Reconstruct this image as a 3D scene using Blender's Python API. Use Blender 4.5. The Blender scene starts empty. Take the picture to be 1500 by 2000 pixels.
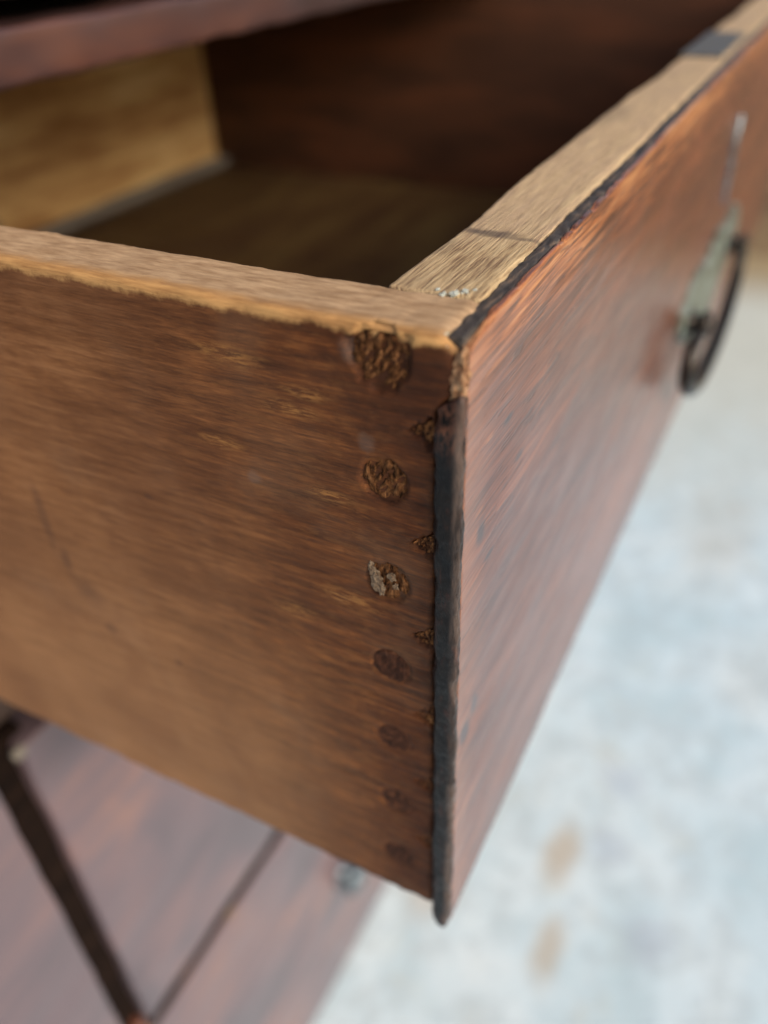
import bpy, bmesh, math, random
import numpy as np
from mathutils import Vector, Matrix, noise
R = math.radians
random.seed(7)
sc = bpy.context.scene
C = sc.collection

# ------------------------------------------------------------------ camera, sky, sun, exposure
cam_d = bpy.data.cameras.new('camera'); cam = bpy.data.objects.new('camera', cam_d); C.objects.link(cam)
rx = Vector((0.4539928, -0.8904002, -0.0328330)).normalized()
fw = Vector((0.7039027, 0.3810072, -0.5994618)).normalized()
up = rx.cross(fw).normalized(); rx = fw.cross(up).normalized()
m = Matrix((( rx.x, up.x, -fw.x, -0.0833138), (rx.y, up.y, -fw.y, -0.0332946), (rx.z, up.z, -fw.z, 0.0422824), (0, 0, 0, 1)))
cam.matrix_world = m
cam_d.sensor_fit = 'VERTICAL'; cam_d.sensor_height = 36; cam_d.sensor_width = 27
cam_d.lens = 28.84
cam_d.clip_start = 0.004; cam_d.clip_end = 400
cam_d.dof.use_dof = True; cam_d.dof.focus_distance = 0.121; cam_d.dof.aperture_fstop = 8.6
sc.camera = cam

w = bpy.data.worlds.new('World'); sc.world = w; w.use_nodes = True
nt = w.node_tree; nt.nodes.clear()
sky = nt.nodes.new('ShaderNodeTexSky'); sky.sky_type = 'NISHITA'; sky.sun_disc = False
SUN_EL, SUN_AZ = R(31), R(196)      # azimuth measured clockwise from +Y
sky.sun_elevation = SUN_EL; sky.sun_rotation = SUN_AZ
sky.dust_density = 4.0; sky.air_density = 1.0; sky.ozone_density = 1.0
bg = nt.nodes.new('ShaderNodeBackground'); bg.inputs[1].default_value = 0.13
wo = nt.nodes.new('ShaderNodeOutputWorld')
nt.links.new(sky.outputs[0], bg.inputs[0]); nt.links.new(bg.outputs[0], wo.inputs[0])

sd = bpy.data.lights.new('sun', 'SUN'); sun = bpy.data.objects.new('sun', sd); C.objects.link(sun)
sd.energy = 1.5; sd.angle = R(30); sd.color = (1.0, 0.95, 0.88)
sdir = Vector((math.sin(SUN_AZ)*math.cos(SUN_EL), math.cos(SUN_AZ)*math.cos(SUN_EL), math.sin(SUN_EL)))
sun.rotation_euler = (-sdir).to_track_quat('-Z', 'Y').to_euler(); sun.location = (0, 0, 3)

sc.view_settings.view_transform = 'Standard'; sc.view_settings.look = 'None'
sc.view_settings.gamma = 1; sc.view_settings.exposure = 0.22

# ------------------------------------------------------------------ node helpers
class N:
    def __init__(s, name):
        s.m = bpy.data.materials.new(name); s.m.use_nodes = True
        s.t = s.m.node_tree; s.t.nodes.clear()
        s.out = s.t.nodes.new('ShaderNodeOutputMaterial')
        s.b = s.t.nodes.new('ShaderNodeBsdfPrincipled'); s.t.links.new(s.b.outputs[0], s.out.inputs[0])
        s.tc = s.t.nodes.new('ShaderNodeTexCoord').outputs['Object']
    def put(s, sock, v):
        if isinstance(v, bpy.types.NodeSocket): s.t.links.new(v, sock)
        elif v is not None:
            if isinstance(v, (tuple, list)) and len(v) == 3 and sock.type == 'RGBA': v = (*v, 1)
            sock.default_value = v
    def math(s, op, a, b=None, c=None, clamp=False):
        n = s.t.nodes.new('ShaderNodeMath'); n.operation = op; n.use_clamp = clamp
        for i, v in enumerate((a, b, c)): s.put(n.inputs[i], v)
        return n.outputs[0]
    def map(s, scale, vec=None, loc=(0, 0, 0), rot=(0, 0, 0)):
        n = s.t.nodes.new('ShaderNodeMapping'); s.put(n.inputs['Vector'], vec or s.tc)
        n.inputs['Scale'].default_value = scale; n.inputs['Location'].default_value = loc; n.inputs['Rotation'].default_value = rot
        return n.outputs[0]
    def noise(s, vec, scale=1, detail=4, rough=.55, dist=0):
        n = s.t.nodes.new('ShaderNodeTexNoise'); s.put(n.inputs['Vector'], vec); n.inputs['Scale'].default_value = scale
        n.inputs['Detail'].default_value = detail; n.inputs['Roughness'].default_value = rough; n.inputs['Distortion'].default_value = dist
        return n.outputs['Fac']
    def ramp(s, fac, stops, mode='LINEAR'):
        n = s.t.nodes.new('ShaderNodeValToRGB'); s.put(n.inputs[0], fac); e = n.color_ramp.elements
        n.color_ramp.interpolation = mode
        while len(e) < len(stops): e.new(.5)
        for el, (p, c) in zip(e, stops):
            el.position = p; el.color = (*c, 1) if isinstance(c, tuple) else (c, c, c, 1)
        return n.outputs[0]
    def smooth(s, v, a, b, lo=0., hi=1.):
        n = s.t.nodes.new('ShaderNodeMapRange'); n.interpolation_type = 'SMOOTHSTEP'; s.put(n.inputs[0], v)
        n.inputs[1].default_value = a; n.inputs[2].default_value = b; n.inputs[3].default_value = lo; n.inputs[4].default_value = hi
        return n.outputs[0]
    def mix(s, f, a, b, mode='MIX'):
        n = s.t.nodes.new('ShaderNodeMix'); n.data_type = 'RGBA'; n.blend_type = mode
        s.put(n.inputs['Factor'], f); s.put(n.inputs['A'], a) if False else None
        s.put(n.inputs[6], a); s.put(n.inputs[7], b)
        return n.outputs[2]
    def sep(s, vec=None):
        n = s.t.nodes.new('ShaderNodeSeparateXYZ'); s.put(n.inputs[0], vec or s.tc); return n.outputs
    def spot(s, c, rad, soft=.5, squash=(1, 1, 1), wob=None):
        """1 inside a blot at c (metres), 0 outside, with an uneven border"""
        v = s.map(tuple(q/rad for q in squash), loc=tuple(-c[i]*squash[i]/rad for i in range(3)))
        n = s.t.nodes.new('ShaderNodeVectorMath'); n.operation = 'LENGTH'; s.put(n.inputs[0], v)
        d = n.outputs['Value']
        if wob is not None: d = s.math('ADD', d, s.math('MULTIPLY', s.math('SUBTRACT', wob, .5), 1.2))
        return s.smooth(d, 1-soft, 1+soft, 1., 0.)
    def bump(s, h, dist, strength=1., normal=None):
        n = s.t.nodes.new('ShaderNodeBump'); s.put(n.inputs['Height'], h); n.inputs['Distance'].default_value = dist
        n.inputs['Strength'].default_value = strength
        if normal is not None: s.put(n.inputs['Normal'], normal)
        return n.outputs[0]
    def done(s, col=None, rough=None, nor=None, metal=None, coat=None, coat_rough=None, spec=None):
        for k, v in (('Base Color', col), ('Roughness', rough), ('Normal', nor), ('Metallic', metal), ('Coat Weight', coat), ('Coat Roughness', coat_rough), ('Specular IOR Level', spec)):
            if v is not None: s.put(s.b.inputs[k], v)
        return s.m

def grain(n, axis, fine=1500, mid=320, ratio=28, warp=.25):
    """fibre, streak and patch fields running along axis 0/1/2"""
    def sc_(f, r): return tuple((f/r if i == axis else f) for i in range(3))
    fib = n.noise(n.map(sc_(fine, ratio)), 1, 3, .6)
    strk = n.noise(n.map(sc_(mid, ratio*.8)), 1, 5, .62, warp)
    pat = n.noise(n.map(sc_(38, 3.5)), 1, 4, .55, .3)
    return fib, strk, pat

# ------------------------------------------------------------------ materials
def mat_side():
    n = N('old_drawer_side_wood')
    fib, strk, pat = grain(n, 1, 2900, 640, 13)
    long_ = n.noise(n.map((300, 9, 300)), 1, 5, .65, .3)
    x, y, z = n.sep()
    t = n.math('ADD', n.math('MULTIPLY', strk, .50), n.math('ADD', n.math('MULTIPLY', fib, .36), n.math('MULTIPLY', long_, .22)))
    base = n.ramp(t, [(.36, (.145, .055, .020)), (.49, (.220, .090, .033)), (.60, (.31, .136, .054)), (.72, (.39, .185, .080))])
    # old polish and grime soaked in near the joint
    wob = n.noise(n.map((60, 30, 60)), 1, 4, .6)
    yy = n.math('ADD', y, n.math('MULTIPLY', n.math('SUBTRACT', wob, .5), .05))
    joint = n.smooth(yy, .016, .078, 1., 0.)
    flk = n.smooth(n.noise(n.map((500, 140, 640)), 1, 4, .7), .50, .62)
    dark = n.ramp(t, [(.38, (.018, .006, .003)), (.50, (.088, .030, .012)), (.58, (.145, .046, .014)), (.68, (.29, .100, .027))])
    dark = n.mix(n.math('MULTIPLY', flk, .30), dark, (.30, .125, .038))
    col = n.mix(n.math('MULTIPLY', joint, .88), base, dark)
    close = n.smooth(n.math('ADD', y, n.math('MULTIPLY', n.math('SUBTRACT', wob, .5), .012)), .006, .021, .70, 0.)
    col = n.mix(close, col, (.42, .36, .40), 'MULTIPLY')
    # greyed bloom over large patches and floor bounce light painted paler on the lower rear
    low = n.math('MULTIPLY', n.smooth(z, -.115, -.03, 1., 0.), n.smooth(y, .008, .05))
    col = n.mix(n.math('MULTIPLY', low, .42), col, (.50, .265, .125))
    topband = n.math('MULTIPLY', n.smooth(n.math('ADD', z, n.math('MULTIPLY', n.math('SUBTRACT', wob, .5), .02)), -.016, -.003), .50)
    col = n.mix(topband, col, (.40, .34, .34), 'MULTIPLY')
    pm = n.smooth(pat, .42, .66)
    col = n.mix(n.math('MULTIPLY', pm, .22), col, (.120, .052, .026))
    blot = n.noise(n.map((30, 42, 22), loc=(1, 2, 3)), 1, 4, .6, .5)
    col = n.mix(n.smooth(blot, .40, .62, 0., .40), col, (.66, .60, .60), 'MULTIPLY')
    col = n.mix(n.smooth(n.noise(n.map((50, 50, 45), loc=(7, 5, 1)), 1, 3), .50, .75, 0., .10), col, (.40, .25, .15))
    # single marks: an oblique bruise, knots, a nail head
    for c, r_, s_, q in (((0, .0885, -.0545), .0030, .7, (1, 2.6, .42)), ((0, .0825, -.071), .0032, .8, (1, .9, 1)), ((0, .0615, -.083), .0009, .3, (1, 1, 1)),
                        ((0, .0582, -.0398), .0009, .4, (1, .8, 1.2)), ((0, .086, -.064), .002, .6, (1, 1.5, .6)), ((0, .079, -.0805), .0016, .5, (1, 1, 1))):
        col = n.mix(n.math('MULTIPLY', n.spot(c, r_, s_, q, wob), .36), col, (.06, .032, .026))
    for c, r_ in (((0, .0360, -.0085), .0022), ((0, .0400, -.0240), .0016), ((0, .0262, -.0150), .0018), ((0, .021, -.0285), .0015), ((0, .0195, -.0485), .0024), ((0, .030, -.0555), .0018), ((0, .0235, -.012), .0014)):
        col = n.mix(n.math('MULTIPLY', n.math('MULTIPLY', n.spot(c, r_, .8, (1, .45, 1.6), n.noise(n.map((600, 260, 900)), 1, 4)), n.smooth(n.noise(n.map((900, 260, 1900)), 1, 4, .7), .44, .60)), .75), col, (.40, .18, .055))
    for c, r_ in (((0, .0142, -.0175), .0013), ((0, .0158, -.0042), .0016), ((0, .0345, -.0290), .0012)):
        col = n.mix(n.math('MULTIPLY', n.spot(c, r_, .5, (1, 1, 1), n.noise(n.map((600, 600, 600)), 1, 3)), .32), col, (.20, .14, .11))
    # bare worn wood along the top edge
    edge = n.smooth(n.math('ADD', z, n.math('MULTIPLY', n.math('SUBTRACT', n.noise(n.map((300, 260, 300)), 1, 5, .65), .5), .0034)), -.0022, -.0009)
    edge_c = n.ramp(t, [(.38, (.30, .14, .050)), (.60, (.60, .33, .125))])
    col = n.mix(edge, col, edge_c)
    topc = n.ramp(n.noise(n.map((900, 160, 900)), 1, 5, .65), [(.35, (.32, .195, .105)), (.65, (.60, .405, .235))])
    topm = n.smooth(n.math('ADD', x, n.math('MULTIPLY', n.math('SUBTRACT', n.noise(n.map((300, 260, 300)), 1, 3), .5), .002)), .0004, .0034)
    col = n.mix(n.math('MULTIPLY', n.math('MULTIPLY', topm, edge), .9), col, topc)
    n._t = t
    h = n.math('ADD', n.math('MULTIPLY', fib, .5), n.math('ADD', strk, n.math('MULTIPLY', n.noise(n.map((1400, 700, 1400)), 1, 4, .7), .35)))
    rough = n.smooth(fib, .3, .7, .58, .78)
    return n.done(col, rough, n.bump(h, .00016, .75), spec=.14)

def mat_oak():
    n = N('bare_oak_front_core')
    x, y, z = n.sep()
    pore = n.noise(n.map((120, 2700, 2700), rot=(0, 0, R(5))), 1, 3, .6)
    strk = n.noise(n.map((50, 900, 900), rot=(0, 0, R(-3))), 1, 4, .6, .1)
    pat = n.noise(n.map((22, 60, 60)), 1, 4, .6)
    t = n.math('ADD', n.math('MULTIPLY', pore, .6), n.math('MULTIPLY', strk, .45))
    col = n.ramp(t, [(.40, (.17, .095, .048)), (.50, (.48, .325, .165)), (.62, (.68, .50, .27))])
    col = n.mix(n.math('MULTIPLY', n.smooth(pat, .4, .7), .35), col, (.36, .25, .165))
    col = n.mix(n.math('MULTIPLY', n.smooth(x, .03, .045, .0, .8), n.smooth(strk, .3, .75, .9, .1)), col, (.63, .445, .27))
    wob = n.noise(n.map((260, 260, 260)), 1, 3)
    for c, r_, q, f in (((.0385, .0125, 0), .0022, (1.7, .42, .2), .75), ((.0372, .0060, 0), .0016, (2.2, .40, .2), .55), ((.030, .0155, 0), .002, (.6, 1.4, .2), .3), ((.125, .0155, 0), .005, (.5, 1.4, .2), .35)):
        col = n.mix(n.math('MULTIPLY', n.spot(c, r_, .6, q, wob), f), col, (.095, .070, .055))
    h = n.math('ADD', n.math('MULTIPLY', pore, 1.), n.math('MULTIPLY', strk, .6))
    return n.done(col, .62, n.bump(h, .00030, .9), spec=.35)

def mat_veneer(name='polished_mahogany_veneer', tint=(1, 1, 1), seam=True):
    n = N(name)
    x, y, z = n.sep()
    fib, strk, pat = grain(n, 0, 1300, 210, 24, .5)
    band = n.noise(n.map((5, 45, 45)), 1, 3, .5, .3)
    midg = n.noise(n.map((45, 1100, 1100), rot=(0, R(3), 0)), 1, 4, .65)
    t = n.math('ADD', n.math('MULTIPLY', n.math('ADD', n.math('MULTIPLY', strk, .6), n.math('MULTIPLY', midg, 1.6)), .32), n.math('ADD', n.math('MULTIPLY', fib, .12), n.math('MULTIPLY', band, .32)))
    k = lambda c: tuple(c[i]*tint[i] for i in range(3))
    col = n.ramp(t, [(.40, k((.040, .012, .006))), (.51, k((.095, .026, .011))), (.59, k((.16, .046, .018))), (.70, k((.31, .098, .036)))])
    if seam:
        wob = n.noise(n.map((35, 120, 180)), 1, 5, .65)
        zz = n.math('ADD', z, n.math('MULTIPLY', n.math('SUBTRACT', wob, .5), .020))
        worn = n.smooth(zz, -.012, -.0015)
        wc = n.ramp(n.math('ADD', n.math('MULTIPLY', strk, .4), n.math('MULTIPLY', midg, .6)), [(.42, (.09, .030, .014)), (.50, (.42, .14, .045)), (.60, (.66, .31, .12))])
        col = n.mix(n.math('MULTIPLY', worn, .88), col, wc)
        xx = n.math('ADD', x, n.math('MULTIPLY', n.math('SUBTRACT', wob, .5), .02))
        col = n.mix(n.math('MULTIPLY', n.smooth(xx, -.002, .014, 1., 0.), .40), col, (.42, .19, .095))
    pores = n.smooth(n.noise(n.map((90, 1500, 900), rot=(0, R(3), 0)), 1, 2, .5), .60, .68)
    col = n.mix(n.math('MULTIPLY', pores, .55), col, (.045, .022, .020))
    for c_, r_, q_ in (((.0085, 0, -.0345), .0016, (1., .1, .8)), ((.0125, 0, -.042), .0012, (.6, .1, 1.6)), ((.005, 0, -.078), .0014, (.7, .1, .5)), ((.009, 0, -.074), .0011, (.8, .1, .5)), ((.018, 0, -.020), .0009, (.5, .1, 1.4)), ((.024, 0, -.030), .0009, (.5, .1, 1.4))):
        col = n.mix(n.math('MULTIPLY', n.spot(c_, r_, .6, q_, midg), .8), col, (.030, .026, .030))
    for c_, r_, q_ in (((.0100, 0, -.0190), .0007, (.5, .1, 1.6)), ((.0042, 0, -.0120), .0012, (.5, .1, 1.3)), ((.007, 0, -.0300), .0006, (.4, .1, 1.6))):
        col = n.mix(n.math('MULTIPLY', n.math('MULTIPLY', n.spot(c_, r_, .9, q_, midg), n.smooth(midg, .44, .58)), .7), col, (.45, .17, .055))
    bloom = n.smooth(n.noise(n.map((16, 40, 30)), 1, 4, .6), .42, .68)
    col = n.mix(n.math('MULTIPLY', bloom, .15), col, (.17, .075, .050))
    h = n.math('ADD', n.math('MULTIPLY', midg, .8), n.math('ADD', n.math('MULTIPLY', pores, -.7), n.math('MULTIPLY', fib, .3)))
    rough = n.smooth(n.noise(n.map((40, 160, 160)), 1, 4), .3, .7, .34, .50)
    return n.done(col, rough, n.bump(h, .00028, .6), coat=.75, coat_rough=.22, spec=.30)

def mat_bead():
    n = N('blackened_edge_bead')
    a = n.noise(n.map((700, 700, 160)), 1, 5, .65); b = n.noise(n.map((1800, 1800, 700)), 1, 3, .6)
    col = n.ramp(a, [(.35, (.006, .006, .007)), (.55, (.013, .010, .009)), (.66, (.045, .020, .016)), (.76, (.12, .05, .03))])
    x, y, z = n.sep()
    wt = n.math('MULTIPLY', n.smooth(n.math('ADD', z, n.math('MULTIPLY', n.math('SUBTRACT', a, .5), .02)), -.020, -.010), n.smooth(b, .42, .56))
    col = n.mix(n.math('MULTIPLY', wt, .7), col, (.15, .062, .036))
    fr = n.math('MULTIPLY', n.smooth(y, .0012, .0002), n.smooth(n.noise(n.map((500, 500, 90)), 1, 4), .42, .58, .3, 1.))  # chipped lighter front, with the rounded edge's highlight put into its colour
    col = n.mix(n.math('MULTIPLY', fr, .75), col, (.12, .085, .068))
    return n.done(col, n.smooth(b, .3, .7, .25, .45), n.bump(n.math('ADD', a, n.math('MULTIPLY', b, .5)), .0005, .8), spec=.12, coat=.10, coat_rough=.12)

def mat_simple(name, stops, scale, rough, bump, detail=5, metal=0., coat=0., spec=.5):
    n = N(name)
    a = n.noise(n.map(scale), 1, detail, .62, .2)
    return n.done(n.ramp(a, stops), rough, n.bump(a, bump, .8), metal=metal, coat=coat, spec=spec)

def mat_facade(name='faded_mahogany_facade', k_=.54, t_=(1, 1, 1)):
    n = N(name)
    fib, strk, pat = grain(n, 0, 700, 120, 14, .5)
    big = n.noise(n.map((9, 20, 16)), 1, 4, .55, .8)
    t = n.math('ADD', n.math('MULTIPLY', big, .7), n.math('MULTIPLY', strk, .3))
    col = n.ramp(t, [tuple([p_, tuple(v_*k_*w_ for v_, w_ in zip(c_, t_))]) for p_, c_ in ((.38, (.20, .16, .18)), (.47, (.26, .185, .205)), (.56, (.33, .21, .215)), (.68, (.52, .27, .205)))])
    for c_, r_, q_, f_ in (((.045, .1716, -.207), .020, (.8, .1, 1.5), .7), ((.016, .1716, -.40), .014, (1.6, .1, .5), .5)):  # first blot is a dark reflection painted into the drawer front's colour
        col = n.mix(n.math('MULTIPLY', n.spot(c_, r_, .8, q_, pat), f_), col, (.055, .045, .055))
    return n.done(col, n.smooth(pat, .3, .7, .28, .45), n.bump(strk, .0003, .4), coat=.35, coat_rough=.25)

def mat_panel(name, stops, axis, rough=.6):
    n = N(name)
    fib, strk, pat = grain(n, axis, 900, 120, 14, .4)
    t = n.math('ADD', n.math('MULTIPLY', pat, .6), n.math('MULTIPLY', strk, .4))
    return n.done(n.ramp(t, stops), rough, n.bump(strk, .0004, .6), spec=.35)

def mat_patio():
    n = N('pale_concrete_paving')
    a = n.noise(n.map((9, 9, 9)), 1, 6, .65, .4); b = n.noise(n.map((60, 60, 60)), 1, 4, .6); c = n.noise(n.map((1.6, 1.6, 1.6)), 1, 3, .5)
    col = n.ramp(a, [(.34, (.58, .73, .77)), (.46, (.69, .83, .87)), (.62, (.78, .89, .91)), (.75, (.68, .78, .77))])
    col = n.mix(n.math('MULTIPLY', n.smooth(b, .50, .72), .28), col, (.42, .56, .62))
    col = n.mix(n.smooth(n.noise(n.map((36, 36, 36)), 1, 4, .7), .45, .60, 0., .55), col, (.53, .62, .64))
    col = n.mix(n.smooth(n.noise(n.map((17, 17, 17), loc=(5, 3, 0)), 1, 4, .7), .54, .68, 0., .25), col, (.66, .66, .55))
    x, y, z = n.sep()
    cream = n.smooth(n.math('ADD', x, n.math('MULTIPLY', n.math('SUBTRACT', c, .5), .5)), .75, 1.55)  # change from blue shade to sunlit cream, painted into the concrete
    col = n.mix(n.math('MULTIPLY', cream, .8), col, (.63, .60, .47))
    och = n.smooth(n.math('ADD', x, n.math('MULTIPLY', n.math('SUBTRACT', c, .5), .25)), 1.72, 2.12)
    col = n.mix(n.math('MULTIPLY', och, .9), col, (.36, .235, .095))
    for c_, r_, q, f in (((.375, .034, 0), .022, (.7, 1.5, 0), .6), ((.282, .018, 0), .019, (.7, 1.6, 0), .55), ((.285, .135, 0), .022, (1, 1, 0), .4), ((.95, -.02, 0), .07, (.6, 1.5, 0), .22),
                         ((.70, -.10, 0), .04, (.6, 1.4, 0), .12)):
        col = n.mix(n.math('MULTIPLY', n.spot(c_, r_, .7, q, b), f), col, (.50, .36, .20))
    for c_, r_ in (((.40, -.005, 0), .018), ((.33, -.06, 0), .02), ((.48, .0, 0), .02)):
        col = n.mix(n.math('MULTIPLY', n.spot(c_, r_, .7, (1, 1, 0), b), .35), col, (.36, .42, .52))
    return n.done(col, .85, n.bump(n.math('ADD', a, b), .002, .5), spec=.3)

def mat_metal(name, stops, metal, rough, scale=(500, 500, 500)):
    n = N(name)
    a = n.noise(n.map(scale), 1, 5, .6)
    return n.done(n.ramp(a, stops), n.smooth(a, .3, .7, rough-.1, rough+.12), n.bump(a, .0004, .6), metal=metal)

M = dict(
    side=mat_side(), oak=mat_oak(), veneer=mat_veneer(), veneer_b=mat_veneer('red_brown_worn_wood', seam=False), bead=mat_bead(), facade=mat_facade(), patio=mat_patio(),
    rail=mat_facade('dark_mahogany_rail', .22, (1.12, .86, .72)),  # facade wood in a darker, browner tone
    groove=mat_simple('sooty_rebate_wood', [(.35, (.026, .022, .019)), (.55, (.075, .060, .048)), (.68, (.22, .145, .090))], (160, 900, 900), .6, .0004),
    peg=mat_simple('rough_end_grain_peg', [(.36, (.016, .007, .003)), (.46, (.085, .033, .012)), (.58, (.19, .080, .030)), (.70, (.32, .150, .062))], (1700, 1300, 380), .85, .0006, spec=.08),
    gapwood=mat_simple('torn_orange_gap_wood', [(.38, (.012, .005, .003)), (.50, (.11, .040, .014)), (.62, (.34, .145, .050))], (1500, 1500, 700), .8, .0006, spec=.15),
    peg_dark=mat_simple('grimy_end_grain_peg', [(.35, (.022, .008, .004)), (.55, (.070, .025, .012)), (.72, (.15, .062, .030))], (1500, 900, 420), .8, .0003, spec=.15),
    filler=mat_simple('crumbled_cream_filler', [(.35, (.11, .060, .030)), (.65, (.29, .20, .12))], (1500, 1500, 1500), .85, .0004),
    crumb=mat_simple('pale_green_white_paint_crumb', [(.35, (.36, .37, .30)), (.65, (.66, .69, .60))], (1500, 1500, 1500), .7, .0003),
    splinter=mat_simple('splintered_corner_wood', [(.30, (.035, .016, .008)), (.45, (.26, .115, .045)), (.60, (.55, .32, .16)), (.75, (.74, .58, .40))], (700, 700, 700), .55, .0006),
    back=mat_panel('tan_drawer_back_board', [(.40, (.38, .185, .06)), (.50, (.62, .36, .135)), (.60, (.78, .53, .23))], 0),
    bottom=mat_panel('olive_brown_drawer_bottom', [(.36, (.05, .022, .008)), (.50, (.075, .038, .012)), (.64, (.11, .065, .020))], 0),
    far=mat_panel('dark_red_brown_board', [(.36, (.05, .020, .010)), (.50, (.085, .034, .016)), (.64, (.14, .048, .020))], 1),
    cleat=mat_simple('dusty_grey_cleat', [(.35, (.13, .105, .08)), (.65, (.23, .195, .155))], (30, 200, 200), .8, .0004),
    dark=mat_simple('dark_unfinished_carcass_wood', [(.35, (.030, .016, .011)), (.65, (.075, .042, .028))], (30, 160, 160), .7, .0004),
    gap_shade=mat_simple('near_black_gap_shade', [(.35, (.006, .003, .002)), (.65, (.016, .008, .005))], (30, 160, 160), .9, .0003, spec=.1),  # near black puts the shade of the drawer gaps into the colour
    verd=mat_metal('verdigris_brass_plate', [(.38, (.085, .085, .060)), (.50, (.19, .215, .165)), (.60, (.36, .43, .38))], .35, .40, (180, 180, 180)),
    iron=mat_metal('dark_tarnished_bail_metal', [(.35, (.020, .018, .017)), (.60, (.060, .050, .042)), (.75, (.17, .125, .075))], .75, .30),
    knob=mat_metal('blue_grey_tarnished_knob', [(.35, (.10, .125, .14)), (.65, (.24, .29, .32))], .7, .30, (200, 200, 200)),
    steel=mat_metal('grey_lock_steel', [(.35, (.085, .078, .066)), (.65, (.17, .155, .13))], .2, .5, (300, 300, 300)),
)

# ------------------------------------------------------------------ mesh helpers
def link(name, V, F, mat, parent=None, smooth=True):
    me = bpy.data.meshes.new(name)
    if isinstance(V, np.ndarray): V = V.tolist()
    if isinstance(F, np.ndarray): F = F.tolist()
    me.from_pydata(V, [], F); me.update()
    if smooth: me.polygons.foreach_set('use_smooth', [True]*len(me.polygons))
    me.materials.append(mat)
    o = bpy.data.objects.new(name, me); C.objects.link(o)
    if parent is not None: adopt(o, parent)
    return o
def world_loc(p):
    v = Vector(p.location)
    while p.parent: p = p.parent; v += Vector(p.location)
    return v
def adopt(o, p):
    o.parent = p; o.location = -world_loc(p)
def tag(o, label=None, cat=None, group=None, kind=None):
    for k, v in (('label', label), ('category', cat), ('group', group), ('kind', kind)):
        if v: o[k] = v
    return o
def thing(name, loc, label, cat, group=None):
    o = bpy.data.objects.new(name, None); C.objects.link(o); o.location = loc; o.empty_display_size = .02
    return tag(o, label, cat, group)

def box_grid(xs, ys, zs):
    """six faces of a box as welded grids"""
    idx = {}; V = []; F = []
    ax = (xs, ys, zs); nx = [len(a)-1 for a in ax]
    def vid(i, j, k):
        key = (i, j, k)
        if key not in idx:
            idx[key] = len(V); V.append((xs[i], ys[j], zs[k]))
        return idx[key]
    I, J, K = nx
    for i, flip in ((0, True), (I, False)):
        for j in range(J):
            for k in range(K):
                q = [vid(i, j, k), vid(i, j+1, k), vid(i, j+1, k+1), vid(i, j, k+1)]
                F.append(q[::-1] if flip else q)
    for j, flip in ((0, False), (J, True)):
        for i in range(I):
            for k in range(K):
                q = [vid(i, j, k), vid(i+1, j, k), vid(i+1, j, k+1), vid(i, j, k+1)]
                F.append(q[::-1] if flip else q)
    for k, flip in ((0, True), (K, False)):
        for i in range(I):
            for j in range(J):
                q = [vid(i, j, k), vid(i+1, j, k), vid(i+1, j+1, k), vid(i, j+1, k)]
                F.append(q[::-1] if flip else q)
    return np.array(V, float), F
def steps(lo, hi, marks, r):
    """coordinates from lo to hi; marks = [(up to, spacing)]; a few extra within r of the ends"""
    out = [lo, lo+r*.3, lo+r*.65, lo+r]
    p = lo+r
    for upto, sp in marks:
        upto = min(upto, hi-r)
        if upto <= p: continue
        n_ = max(1, int(round((upto-p)/sp)))
        out += [p+(upto-p)*(i+1)/n_ for i in range(n_)]
        p = upto
    if hi-r > p+1e-9: out.append(hi-r)
    out += [hi-r*.65, hi-r*.3, hi]
    return sorted(set(round(v, 7) for v in out))
def nz(x, y, z): return noise.noise(Vector((x, y, z)))
def rough_box(lo, hi, r, marks=(None, None, None), wob=0., wf=60., rvar=.4, rf=180., fine=0., ff=900.):
    """box with worn rounded arrises; wob = slow waviness, fine = small roughness (metres)"""
    g = []
    for i in range(3):
        mk = marks[i] or [(hi[i], max((hi[i]-lo[i])/6, .004))]
        g.append(steps(lo[i], hi[i], mk, min(r, (hi[i]-lo[i])*.45)))
    V, F = box_grid(*g)
    lo = np.array(lo); hi = np.array(hi)
    for q in range(len(V)):
        p = V[q]
        rr = r*(1+rvar*nz(p[0]*rf, p[1]*rf, p[2]*rf)*1.6) if rvar else r
        rr = np.minimum(np.clip(rr, r*.3, r*2.2), (hi-lo)*.45)
        c = np.clip(p, lo+rr, hi-rr); d = p-c; L = math.sqrt((d*d).sum())
        if L > 1e-9:
            nrm = d/L
            out = c+nrm*rr.min()*1.0
            # flat faces keep their plane
            on = [abs(p[i]-lo[i]) < 1e-9 or abs(p[i]-hi[i]) < 1e-9 for i in range(3)]
            k = sum(1 for i in range(3) if abs(d[i]) > 1e-9)
            if k <= 1: out = p.copy()
            a = 0.
            if wob: a += wob*nz(p[0]*wf+3, p[1]*wf, p[2]*wf)
            if fine: a += fine*nz(p[0]*ff, p[1]*ff, p[2]*ff+9)
            V[q] = out+nrm*a
    return V, F
def board(name, lo, hi, r, mat, parent=None, **k):
    V, F = rough_box(lo, hi, r, **k)
    return link(name, V, F, mat, parent)
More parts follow.
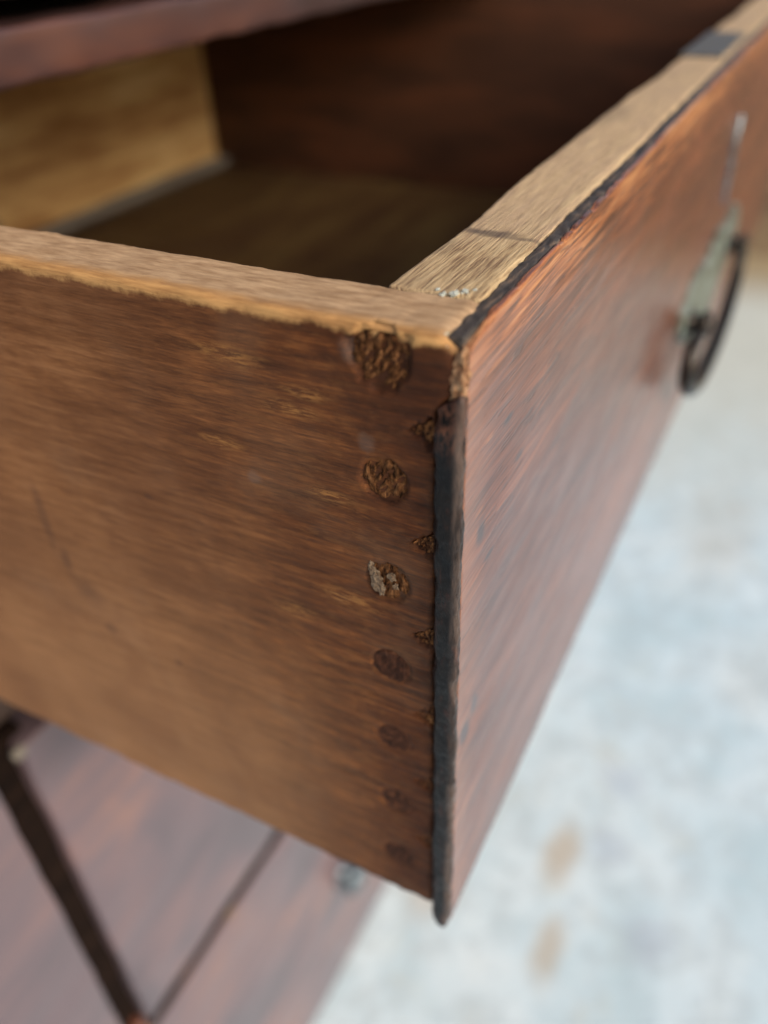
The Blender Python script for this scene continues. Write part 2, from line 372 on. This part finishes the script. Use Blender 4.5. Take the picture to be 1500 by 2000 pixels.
def tube(name, pts, rad, mat, parent, seg=14, closed=False):
    V = []; F = []; n = len(pts)
    up_ = Vector((0, 1, 0))
    for i, p in enumerate(pts):
        p = Vector(p); a = Vector(pts[max(i-1, 0)]); b = Vector(pts[min(i+1, n-1)])
        t = (b-a).normalized(); s = t.cross(up_)
        if s.length < .05: s = t.cross(Vector((1, 0, 0)))
        s.normalize(); u = s.cross(t).normalized()
        rr = rad(i/(n-1)) if callable(rad) else rad
        for k in range(seg):
            an = 2*math.pi*k/seg; V.append(tuple(p+(s*math.cos(an)+u*math.sin(an))*rr))
    for i in range(n-1):
        for k in range(seg):
            F.append((i*seg+k, i*seg+(k+1) % seg, (i+1)*seg+(k+1) % seg, (i+1)*seg+k))
    F.append(tuple(range(seg))[::-1]); F.append(tuple((n-1)*seg+k for k in range(seg)))
    return link(name, V, F, mat, parent)
def lathe(name, c, axis, prof, mat, parent, seg=28):
    """prof = [(distance along axis, radius)]"""
    axis = Vector(axis).normalized(); s = axis.orthogonal().normalized(); u = axis.cross(s); V = []; F = []
    for d, r_ in prof:
        for k in range(seg):
            an = 2*math.pi*k/seg; V.append(tuple(Vector(c)+axis*d+(s*math.cos(an)+u*math.sin(an))*r_))
    for i in range(len(prof)-1):
        for k in range(seg): F.append((i*seg+k, i*seg+(k+1) % seg, (i+1)*seg+(k+1) % seg, (i+1)*seg+k))
    F.append(tuple(range(seg))[::-1]); F.append(tuple((len(prof)-1)*seg+k for k in range(seg)))
    return link(name, V, F, mat, parent)
def lump(name, c, s, mat, parent, seed=0, sub=2, rough=.45):
    bm = bmesh.new(); bmesh.ops.create_icosphere(bm, subdivisions=sub, radius=1)
    for v in bm.verts:
        k = 1+rough*nz(v.co.x*1.7+seed*7.1, v.co.y*1.7, v.co.z*1.7)+rough*.5*nz(v.co.x*4+seed, v.co.y*4, v.co.z*4)
        v.co = Vector((v.co.x*s[0]*k+c[0], v.co.y*s[1]*k+c[1], v.co.z*s[2]*k+c[2]))
    me = bpy.data.meshes.new(name); bm.to_mesh(me); bm.free(); me.materials.append(mat)
    o = bpy.data.objects.new(name, me); C.objects.link(o); adopt(o, parent); return o

# ------------------------------------------------------------------ ground
FZ = -.706
def sheet(name, lo, hi, z, mat, nx=2, ny=2):
    V = [(lo[0]+(hi[0]-lo[0])*i/nx, lo[1]+(hi[1]-lo[1])*j/ny, z) for j in range(ny+1) for i in range(nx+1)]
    F = [(j*(nx+1)+i, j*(nx+1)+i+1, (j+1)*(nx+1)+i+1, (j+1)*(nx+1)+i) for j in range(ny) for i in range(nx)]
    return link(name, V, F, mat, None, False)
gmat = mat_simple('dry_ochre_earth', [(.35, (.13, .075, .030)), (.65, (.27, .17, .075))], (6, 6, 6), .95, .01)
tag(sheet('ground', (-150, -150), (150, 150), FZ-.02, gmat), 'dry ochre earth beyond the pale paving', None, None, 'structure')
V, F = rough_box((-1.8, -2.6, FZ-.06), (2.15, 1.6, FZ), .01, marks=([(3, .08)], [(3, .08)], None), wob=.0, rvar=0)
tag(link('paving', V, F, M['patio']), 'pale bluish white concrete paving with rusty stains', None, None, 'structure')

# ------------------------------------------------------------------ the open drawer
XI, YB, ZI = .4890, .4177, -.1287
XE = .530
H = .1325
TS, TF = .0125, .0168
drawer = thing('open_drawer', (.25, .21, -.1376), 'old pulled out wooden drawer with reddish polished front and round pegged corner joint', 'drawer')
PEG_Y, PEG_R = .0117, .0036
pegs = [(PEG_Y, -.0042-.0190*i) for i in range(7)]
V, F = rough_box((0, .0038, -H), (TS, YB+.008, 0), .0011,
    marks=([(TS, .0014)], [(.020, .00034), (.10, .0012), (.5, .006)], [(-.118, .0012), (0, .00042)]), wob=.0003, wf=22, rvar=.55, rf=160, fine=.00010, ff=700)
for q in range(len(V)):
    x, y, z = V[q]
    if x < .0009 and y < .024:
        a = 0
        for k, (py, pz) in enumerate(pegs):
            d = math.hypot(y-py, z-pz)
            rr = PEG_R*(1.20 if k == 0 else 1)*(1+(.30 if k == 0 else .12)*nz(y*500, z*500, k*3.))
            dep = (.00085, .00080, .0006, .00035, .00022, .0002, .0003)[k]
            if d < rr*1.12:
                t = min(1, max(0, (rr*1.12-d)/(.00040))); a = max(a, dep*t*.8)
        for k in range(6):                                   # little triangular gaps between the scallops
            zc = pegs[k][1]-.0094; u = (y-.0042)/.0038
            if 0 <= u < 1:
                half = .0024*(1-u)+.0001
                dd = half*(1+.5*nz(y*1500, z*900, k*3.))-abs(z-zc+.0005*u+.0003*nz(y*2000, 5, k))
                if dd > -.0001: a = max(a, .00075*min(1, (dd+.0001)/.00035)*(1 if k < 3 else .6))
        V[q][0] += a
    if y < .0065 and z > -.0105:
        t = min(1, (z+.0105)/.004)*(1-(y-.0042)/.0023)
        V[q][1] -= t*(.0024 if z < -.0022 else .0024-.0017*(z+.0022)/.0022)*(1+.5*nz(z*700, x*500, 3)); V[q][0] += .0004*t*abs(nz(z*900, y*900, 1))
    if z > -.0008 and x > .001:                              # rough sawn top
        V[q][2] += .00014*nz(x*500, y*160, 2)-.0006*max(0, nz(7, y*120, x*90)-.28)*(1 if x < .004 else .4)
    if z < -H+.002:
        V[q][2] += .0009*nz(1, y*90, 4)+.0005*nz(3, y*320, 4)
side = link('side_panel', V, F, M['side'], drawer)
for k, (py, pz) in enumerate(pegs):
    rings, seg = 15, 54; Vp = []; Fp = []
    dep = (.00060, .00052, .00038, .00022, .00012, .0001, .00018)[k]; ruf = (.00060, .00045, .00032, .00012, .00008, .00006, .00008)[k]
    Vp.append((dep, py, pz))
    for i in range(1, rings+1):
        for j in range(seg):
            an = 2*math.pi*j/seg; rr = PEG_R*(1.16 if k == 0 else .99)*i/rings*(1+(.22 if k == 0 else .07)*nz(math.cos(an)*2, math.sin(an)*2, k*5.))
            y = py+rr*math.cos(an)*1.0; z = pz+rr*math.sin(an)
            u = y*.80+z*.6; v = -y*.6+z*.80
            hgt = nz(u*1700, v*420, k*9.)*1.1+.7*nz(y*1500, z*900, k*4.+2)+.4*nz(y*3800, z*3800, k)
            fall = .00018*max(0, (i/rings-.86)/.14)
            Vp.append((max(dep-ruf*hgt+fall, -.00012), y, min(z, -.0010)))
    for j in range(seg):
        Fp.append((0, 1+(j+1) % seg, 1+j))
        for i in range(rings-1):
            a = 1+i*seg; b = a+seg
            Fp.append((a+j, a+(j+1) % seg, b+(j+1) % seg, b+j))
    base = 1+(rings-1)*seg; nb = len(Vp)
    for j in range(seg): p_ = Vp[base+j]; Vp.append((.004, p_[1], p_[2]))
    for j in range(seg): Fp.append((base+j, base+(j+1) % seg, nb+(j+1) % seg, nb+j))
    pg = link('joint_peg', Vp, Fp, M['peg'] if k < 3 else M['peg_dark'], side)
    if k < 2: pg['label'] = ('ragged broken peg end at the top of the joint', 'rough fibrous peg end, second from the top')[k]
    if k == 2:
        pg['label'] = 'peg end crusted with cream filler'
        for a_, b_, s_ in ((-.50, .0, 1.5), (-.72, .5, 1.0), (-.34, -.45, 1.2), (.22, .35, .9), (.40, -.1, .6), (-.62, -.3, 1.1)):
            lump('filler_flake', (.0000, PEG_Y-a_*PEG_R, pz+b_*PEG_R), (.00022, .00060*s_, .00105*s_), M['filler'], side, seed=a_*9+b_, sub=3, rough=.9)
for k in range(6):                                            # the front's wood showing in the gaps of the scallops
    zc = pegs[k][1]-.0094
    Vp = []; Fp = []; n_ = 9
    for i in range(n_+1):
        u = i/n_
        for j in range(n_+1):
            v = j/n_*2-1; half = .0021*(1-u)+.00006
            y = .0040+u*.0034; z = zc+v*half-.0005*u
            Vp.append((.00050-.00085*nz(y*2200, z*1500, k*3.)-.0003*nz(y*5000, z*5000, k), y+.0002*nz(y*3000, z*3000, 3), z+.00035*nz(y*2500, z*2500, 7)*(1-u)))
    for i in range(n_):
        for j in range(n_): a = i*(n_+1)+j; Fp.append((a, a+1, a+n_+2, a+n_+1))
    off = len(Vp)
    for v_ in list(Vp): Vp.append((.003, v_[1], v_[2]))
    for i in range(n_):
        Fp.append((i*(n_+1), i*(n_+1)+off, (i+1)*(n_+1)+off, (i+1)*(n_+1)))
        Fp.append((i*(n_+1)+n_, (i+1)*(n_+1)+n_, (i+1)*(n_+1)+n_+off, i*(n_+1)+n_+off))
    link('scallop_gap_wood', Vp, Fp, M['gapwood'], side)

# front: oak core, dark rebate, thin veneer, blackened edge bead
front = board('front_board', (TS+.0001, .0031, -.1370), (XE-.002, TF, -.0001), .0009, M['oak'], drawer,
    marks=([(.10, .0009), (.30, .003), (.6, .008)], [(.03, .0008)], [(-.01, .006), (0, .0012)]), wob=.0006, wf=28, rvar=.5, rf=90, fine=.00012, ff=500)
lap = board('lap_wood', (.0012, .0030, -.1365), (TS+.0006, .00415, -.0004), .0004, M['oak'], front,
    marks=([(.1, .0006)], [(.1, .0005)], [(0, .002)]), wob=.0002, wf=300, fine=.00015, ff=900)
Vg, Fg = rough_box((.0016, .00085, -.1368), (.5275, .00302, -.00030), .0003, marks=([(.10, .0006), (.30, .003), (.6, .01)], [(.1, .0004)], [(-.004, .02), (0, .0006)]),
    wob=.0002, wf=300, fine=.00022, ff=700)
groove = link('rebate_strip', Vg, Fg, M['groove'], front)
Vv, Fv = rough_box((.0009, -.0001, -.1376), (XE, .00083, 0), .00036, marks=([(.06, .0007), (.2, .002), (.6, .008)], [(.1, .0003)], [(-.02, .003), (-.008, .0012), (0, .0005)]),
    wob=.00018, wf=45, rvar=.5, rf=400)
for q in range(len(Vv)):                                      # the thin edge of the veneer is chipped
    x, y, z = Vv[q]
    if z > -.0025:
        c_ = max(0, nz(x*420, 1.3, 0)+.5*nz(x*1300, 4., 0)-.05)
        Vv[q][2] -= c_*.0011*max(0, (z+.0025)/.0025)
        if x < .010: Vv[q][2] -= (.010-x)*.22*max(0, (z+.0025)/.0025)
        Vv[q][1] += c_*.0001
    else:
        Vv[q][1] += .00012*nz(x*60, 0, z*420)*(1 if y < .0004 else 0)
veneer = link('veneer_face', Vv, Fv, M['veneer'], front)
Vb, Fb = rough_box((-.0010, -.0004, -.1384), (.0011, .0037, -.0072), .00095, marks=([(.1, .0004)], [(.1, .0004)], [(0, .0006)]), wob=.0003, wf=150, rvar=.5, rf=240, fine=.00016, ff=800)
for q in range(len(Vb)):
    x, y, z = Vb[q]
    t = max(0, (z+.0125)/.0053)                               # broken slanting top end
    Vb[q][2] -= t*(.0028*max(0, (y-.0004)/.0037))
    Vb[q][0] += t*.0006
    b_ = max(0, (-.131-z)/.0074)
    Vb[q][1] = .0018+(Vb[q][1]-.0018)*(1-.40*b_**2)
    Vb[q][1] += .00022*nz(z*160, 5, 1)+.00016*nz(z*600, 8, 1)
bead = link('edge_bead', Vb, Fb, M['bead'], front)
# broken corner: torn wood, cream crumbs
for i in range(12):
    a = random.random(); b = random.random()
    lump('corner_splinter', (.0006+.0012*random.random(), .0001+.0016*a, -.0022-.0060*b), (.0004+.0004*random.random(), .0004+.0005*random.random(), .0010+.0012*random.random()), M['splinter'], front, seed=i*2.3, sub=3, rough=.6)
board('corner_wood', (.0007, .0004, -.0130), (.0030, .0024, -.0022), .0006, M['splinter'], front, marks=([(.1, .0003)], [(.1, .0003)], [(0, .0004)]), wob=.0005, wf=500, fine=.0004, ff=1200)
for i, (x, y, z, s) in enumerate(((.0128, .0068, .0002, 1.0), (.0140, .0058, .0002, .8), (.0122, .0082, .0001, .7), (.0150, .0048, .0001, .5), (.0010, .0030, -.0012, .9), (.0016, .0022, -.0030, .8), (.0014, .0006, -.0040, .7), (.0135, .0095, .0001, .5), (.0020, .0034, -.0004, .5))):
    lump('paint_crumb', (x, y, z), (.0008*s, .0005*s, .00022*s), M['crumb'], front, seed=i*1.7, sub=3, rough=1.)

# the rest of the box
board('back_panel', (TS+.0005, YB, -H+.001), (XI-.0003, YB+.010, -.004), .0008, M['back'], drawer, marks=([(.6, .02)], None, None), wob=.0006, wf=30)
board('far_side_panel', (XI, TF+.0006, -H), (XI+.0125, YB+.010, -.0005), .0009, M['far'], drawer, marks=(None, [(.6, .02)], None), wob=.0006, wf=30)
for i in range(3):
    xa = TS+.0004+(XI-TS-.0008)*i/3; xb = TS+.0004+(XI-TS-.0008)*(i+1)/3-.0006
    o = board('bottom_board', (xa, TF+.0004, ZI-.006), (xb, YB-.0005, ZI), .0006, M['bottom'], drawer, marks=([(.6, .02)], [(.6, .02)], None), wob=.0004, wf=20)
board('rear_cleat', (TS+.0012, YB-.014, ZI+.0003), (XI-.0010, YB-.0012, ZI+.0070), .0035, M['cleat'], drawer, marks=([(.6, .01)], None, None), wob=.0006, wf=60)
lathe('nail', (.262, YB-.0002, -.1128), (0, -1, 0), [(-.004, .001), (.0, .001), (.0004, .0026), (.0012, .0024), (.0017, .0012)], M['steel'], drawer, 12)

# lock let into the top of the front, keyhole plate below it
board('lock_plate', (.2140, .0048, -.004), (.2660, .0172, .0006), .0004, M['steel'], front, wob=.0001)
def plate(name, outline, y0, y1, mat, parent, inset=.0008):
    n_ = len(outline); cx = sum(p[0] for p in outline)/n_; cz = sum(p[1] for p in outline)/n_
    V = [(x, y0, z) for x, z in outline]+[(x, y1+.0005, z) for x, z in outline]
    V += [(x+(cx-x)*inset/max(math.hypot(x-cx, z-cz), .002), y1, z+(cz-z)*inset/max(math.hypot(x-cx, z-cz), .002)) for x, z in outline]
    F = [(i, (i+1) % n_, n_+(i+1) % n_, n_+i) for i in range(n_)]+[(n_+i, n_+(i+1) % n_, 2*n_+(i+1) % n_, 2*n_+i) for i in range(n_)]
    V.append((cx, y1-.0003, cz)); F += [(2*n_+i, 2*n_+(i+1) % n_, 3*n_) for i in range(n_)]
    o = link(name, V, F, mat, parent, False); return o
esc = [(.2540+.0030*math.cos(a)*(1+.5*math.cos(2*a)), -.0385+.0155*math.sin(a)) for a in [2*math.pi*i/36 for i in range(36)]]
keyp = plate('keyhole_plate', esc, .0002, -.0012, M['knob'], front)

# swan-neck handle: shaped verdigris plate, two posts, hanging bail
HX, HZ = .2560, -.0790
out = []
for i in range(120):
    a = 2*math.pi*i/120; c_, s_ = math.cos(a), math.sin(a)
    lx = .0640*(abs(c_)**.85)*(1 if c_ > 0 else -1); u = abs(lx)/.064
    hz = .0125+.0028*math.cos(6*math.pi*lx/.128)-.012*max(0, u-.8)
    if s_ < 0: hz += .0100*max(0, 1-(u/.55)**2)
    out.append((HX+lx, HZ+hz*(abs(s_)**.6)*(1 if s_ > 0 else -1)))
handle = plate('handle_backplate', out, .0002, -.0022, M['verd'], drawer, .0018)
PX = (.2030, .2900)
for px in PX:
    lathe('handle_post', (px, -.0018, HZ-.001), (0, -1, 0), [(0, .0052), (.0010, .0056), (.0018, .0034), (.0036, .0030), (.0046, .0046), (.0062, .0052), (.0076, .0042), (.0084, .0016)], M['iron'], handle, 20)
bail = [(PX[0], -.0072, HZ-.002)]
for i in range(57):
    th = R(-22+224*i/56)
    bail.append((.2420-.0610*math.cos(th), -.0074-.0014*math.sin(th), HZ-.009-.0200*math.sin(th)))
bail.append((PX[1], -.0072, HZ-.002))
tube('handle_bail', bail, lambda t: .0023+.0008*math.sin(math.pi*t), M['iron'], handle, 14)

# ------------------------------------------------------------------ the chest
YF = .1716
chest = thing('chest_carcass', (.25, .40, FZ), 'faded reddish chest of drawers frame that holds the open drawer', 'chest')
CX0, CX1, CY1, CT = -.045, .60, .62, .34
lm = [(1., .008)]
board('top_rail', (-.002, YF, .0040), (.56, YF+.022, .0178), .0016, M['rail'], chest, marks=([(1., .004)], None, None), wob=.0011, wf=48, rvar=.6)
Vs, Fs = rough_box((CX0, YF+.0004, FZ+.004), (-.0026, YF+.022, CT-.02), .0015, marks=(None, None, [(-.16, .01), (-.13, .001), (1, .01)]), wob=.0008, wf=40)
for q in range(len(Vs)):
    if Vs[q][0] > -.008 and Vs[q][2] < -.145: Vs[q][0] += .0068
link('left_stile', Vs, Fs, M['facade'], chest)
board('right_stile', (.5405, YF+.0004, FZ+.004), (CX1, YF+.022, CT-.02), .0015, M['facade'], chest)
board('divider_rail', (-.002, YF+.010, -.190), (.54, YF+.040, -.1400), .0015, M['dark'], chest)
board('gap_shade_rail', (.0062, YF+.0012, -.4345), (.54, YF+.040, -.4200), .0004, M['gap_shade'], chest)  # rail brought forward and blackened to paint the shade between the drawers
board('gap_shade_backing', (.0030, YF+.0065, FZ+.006), (.0240, YF+.036, -.192), .001, M['gap_shade'], chest)  # shallow near-black strip added to paint the shade of the upright gap
board('left_side_board', (CX0+.001, YF+.0225, FZ+.004), (CX0+.019, CY1, CT-.02), .0015, M['facade'], chest)
board('right_side_board', (CX1-.019, YF+.0225, FZ+.004), (CX1-.001, CY1, CT-.02), .0015, M['facade'], chest)
board('back_board', (CX0+.0195, CY1-.012, FZ+.004), (CX1-.0195, CY1-.001, CT-.02), .001, M['dark'], chest)
board('dust_board', (-.0255, YF+.0225, .0065), (.5805, CY1-.0125, .0145), .001, M['dark'], chest)
board('lower_dust_board', (-.0255, YF+.0405, -.1500), (.5805, CY1-.0125, -.1420), .001, M['dark'], chest)
board('chest_top', (CX0-.012, YF-.012, CT-.0195), (CX1+.012, CY1+.004, CT), .003, M['facade'], chest)
board('drawer_runner', (-.0250, YF+.0225, -.1415), (.0300, CY1-.0130, -.1345), .001, M['dark'], chest)

mid = thing('closed_drawer', (.28, YF, -.4255), 'closed faded reddish drawer directly below the open drawer', 'drawer', 'closed drawers of the chest')
board('front_board', (.0172, YF, -.4218), (.5380, YF+.0200, -.1955), .0028, M['facade'], mid, marks=([(1., .01)], None, [(1., .01)]), wob=.0009, wf=40, rvar=.5, rf=60)
lump('corner_chip', (.0165, YF+.0010, -.1975), (.0030, .0016, .0030), M['cleat'], mid, 3)
low = thing('closed_drawer', (.28, YF, -.7020), 'lowest closed drawer with a small round metal knob, just above the paving', 'drawer', 'closed drawers of the chest')
lf = board('front_board', (.0150, YF, -.7030), (.5380, YF+.0200, -.4330), .0028, M['facade'], low, marks=([(1., .01)], None, [(1., .01)]), wob=.0009, wf=40, rvar=.5, rf=60)
lathe('knob', (.2030, YF+.0005, -.5740), (0, -1, 0), [(0, .0125), (.0018, .0130), (.0030, .0070), (.0065, .0065), (.0085, .0115), (.0120, .0135), (.0155, .0120), (.0180, .0060), (.0188, .0006)], M['knob'], low, 28)
lump('worn_corner', (.0125, YF+.0040, -.4290), (.0065, .0045, .0150), M['veneer_b'], chest, 8)
lump('edge_chip', (.0860, YF+.0002, -.4310), (.0045, .0012, .0020), M['filler'], low, 5)
upd = thing('closed_drawer', (.28, YF, .0215), 'closed reddish drawer above the open one, behind the top rail', 'drawer', 'closed drawers of the chest')
board('front_board', (.0005, YF+.0030, .0240), (.5380, YF+.0230, .150), .0020, M['facade'], upd, marks=([(1., .01)], None, None), wob=.0006, wf=40)
up2 = thing('closed_drawer', (.28, YF, .1535), 'topmost closed drawer of the chest, under its top board', 'drawer', 'closed drawers of the chest')
board('front_board', (.0005, YF+.0030, .1535), (.5380, YF+.0230, CT-.023), .0020, M['facade'], up2)
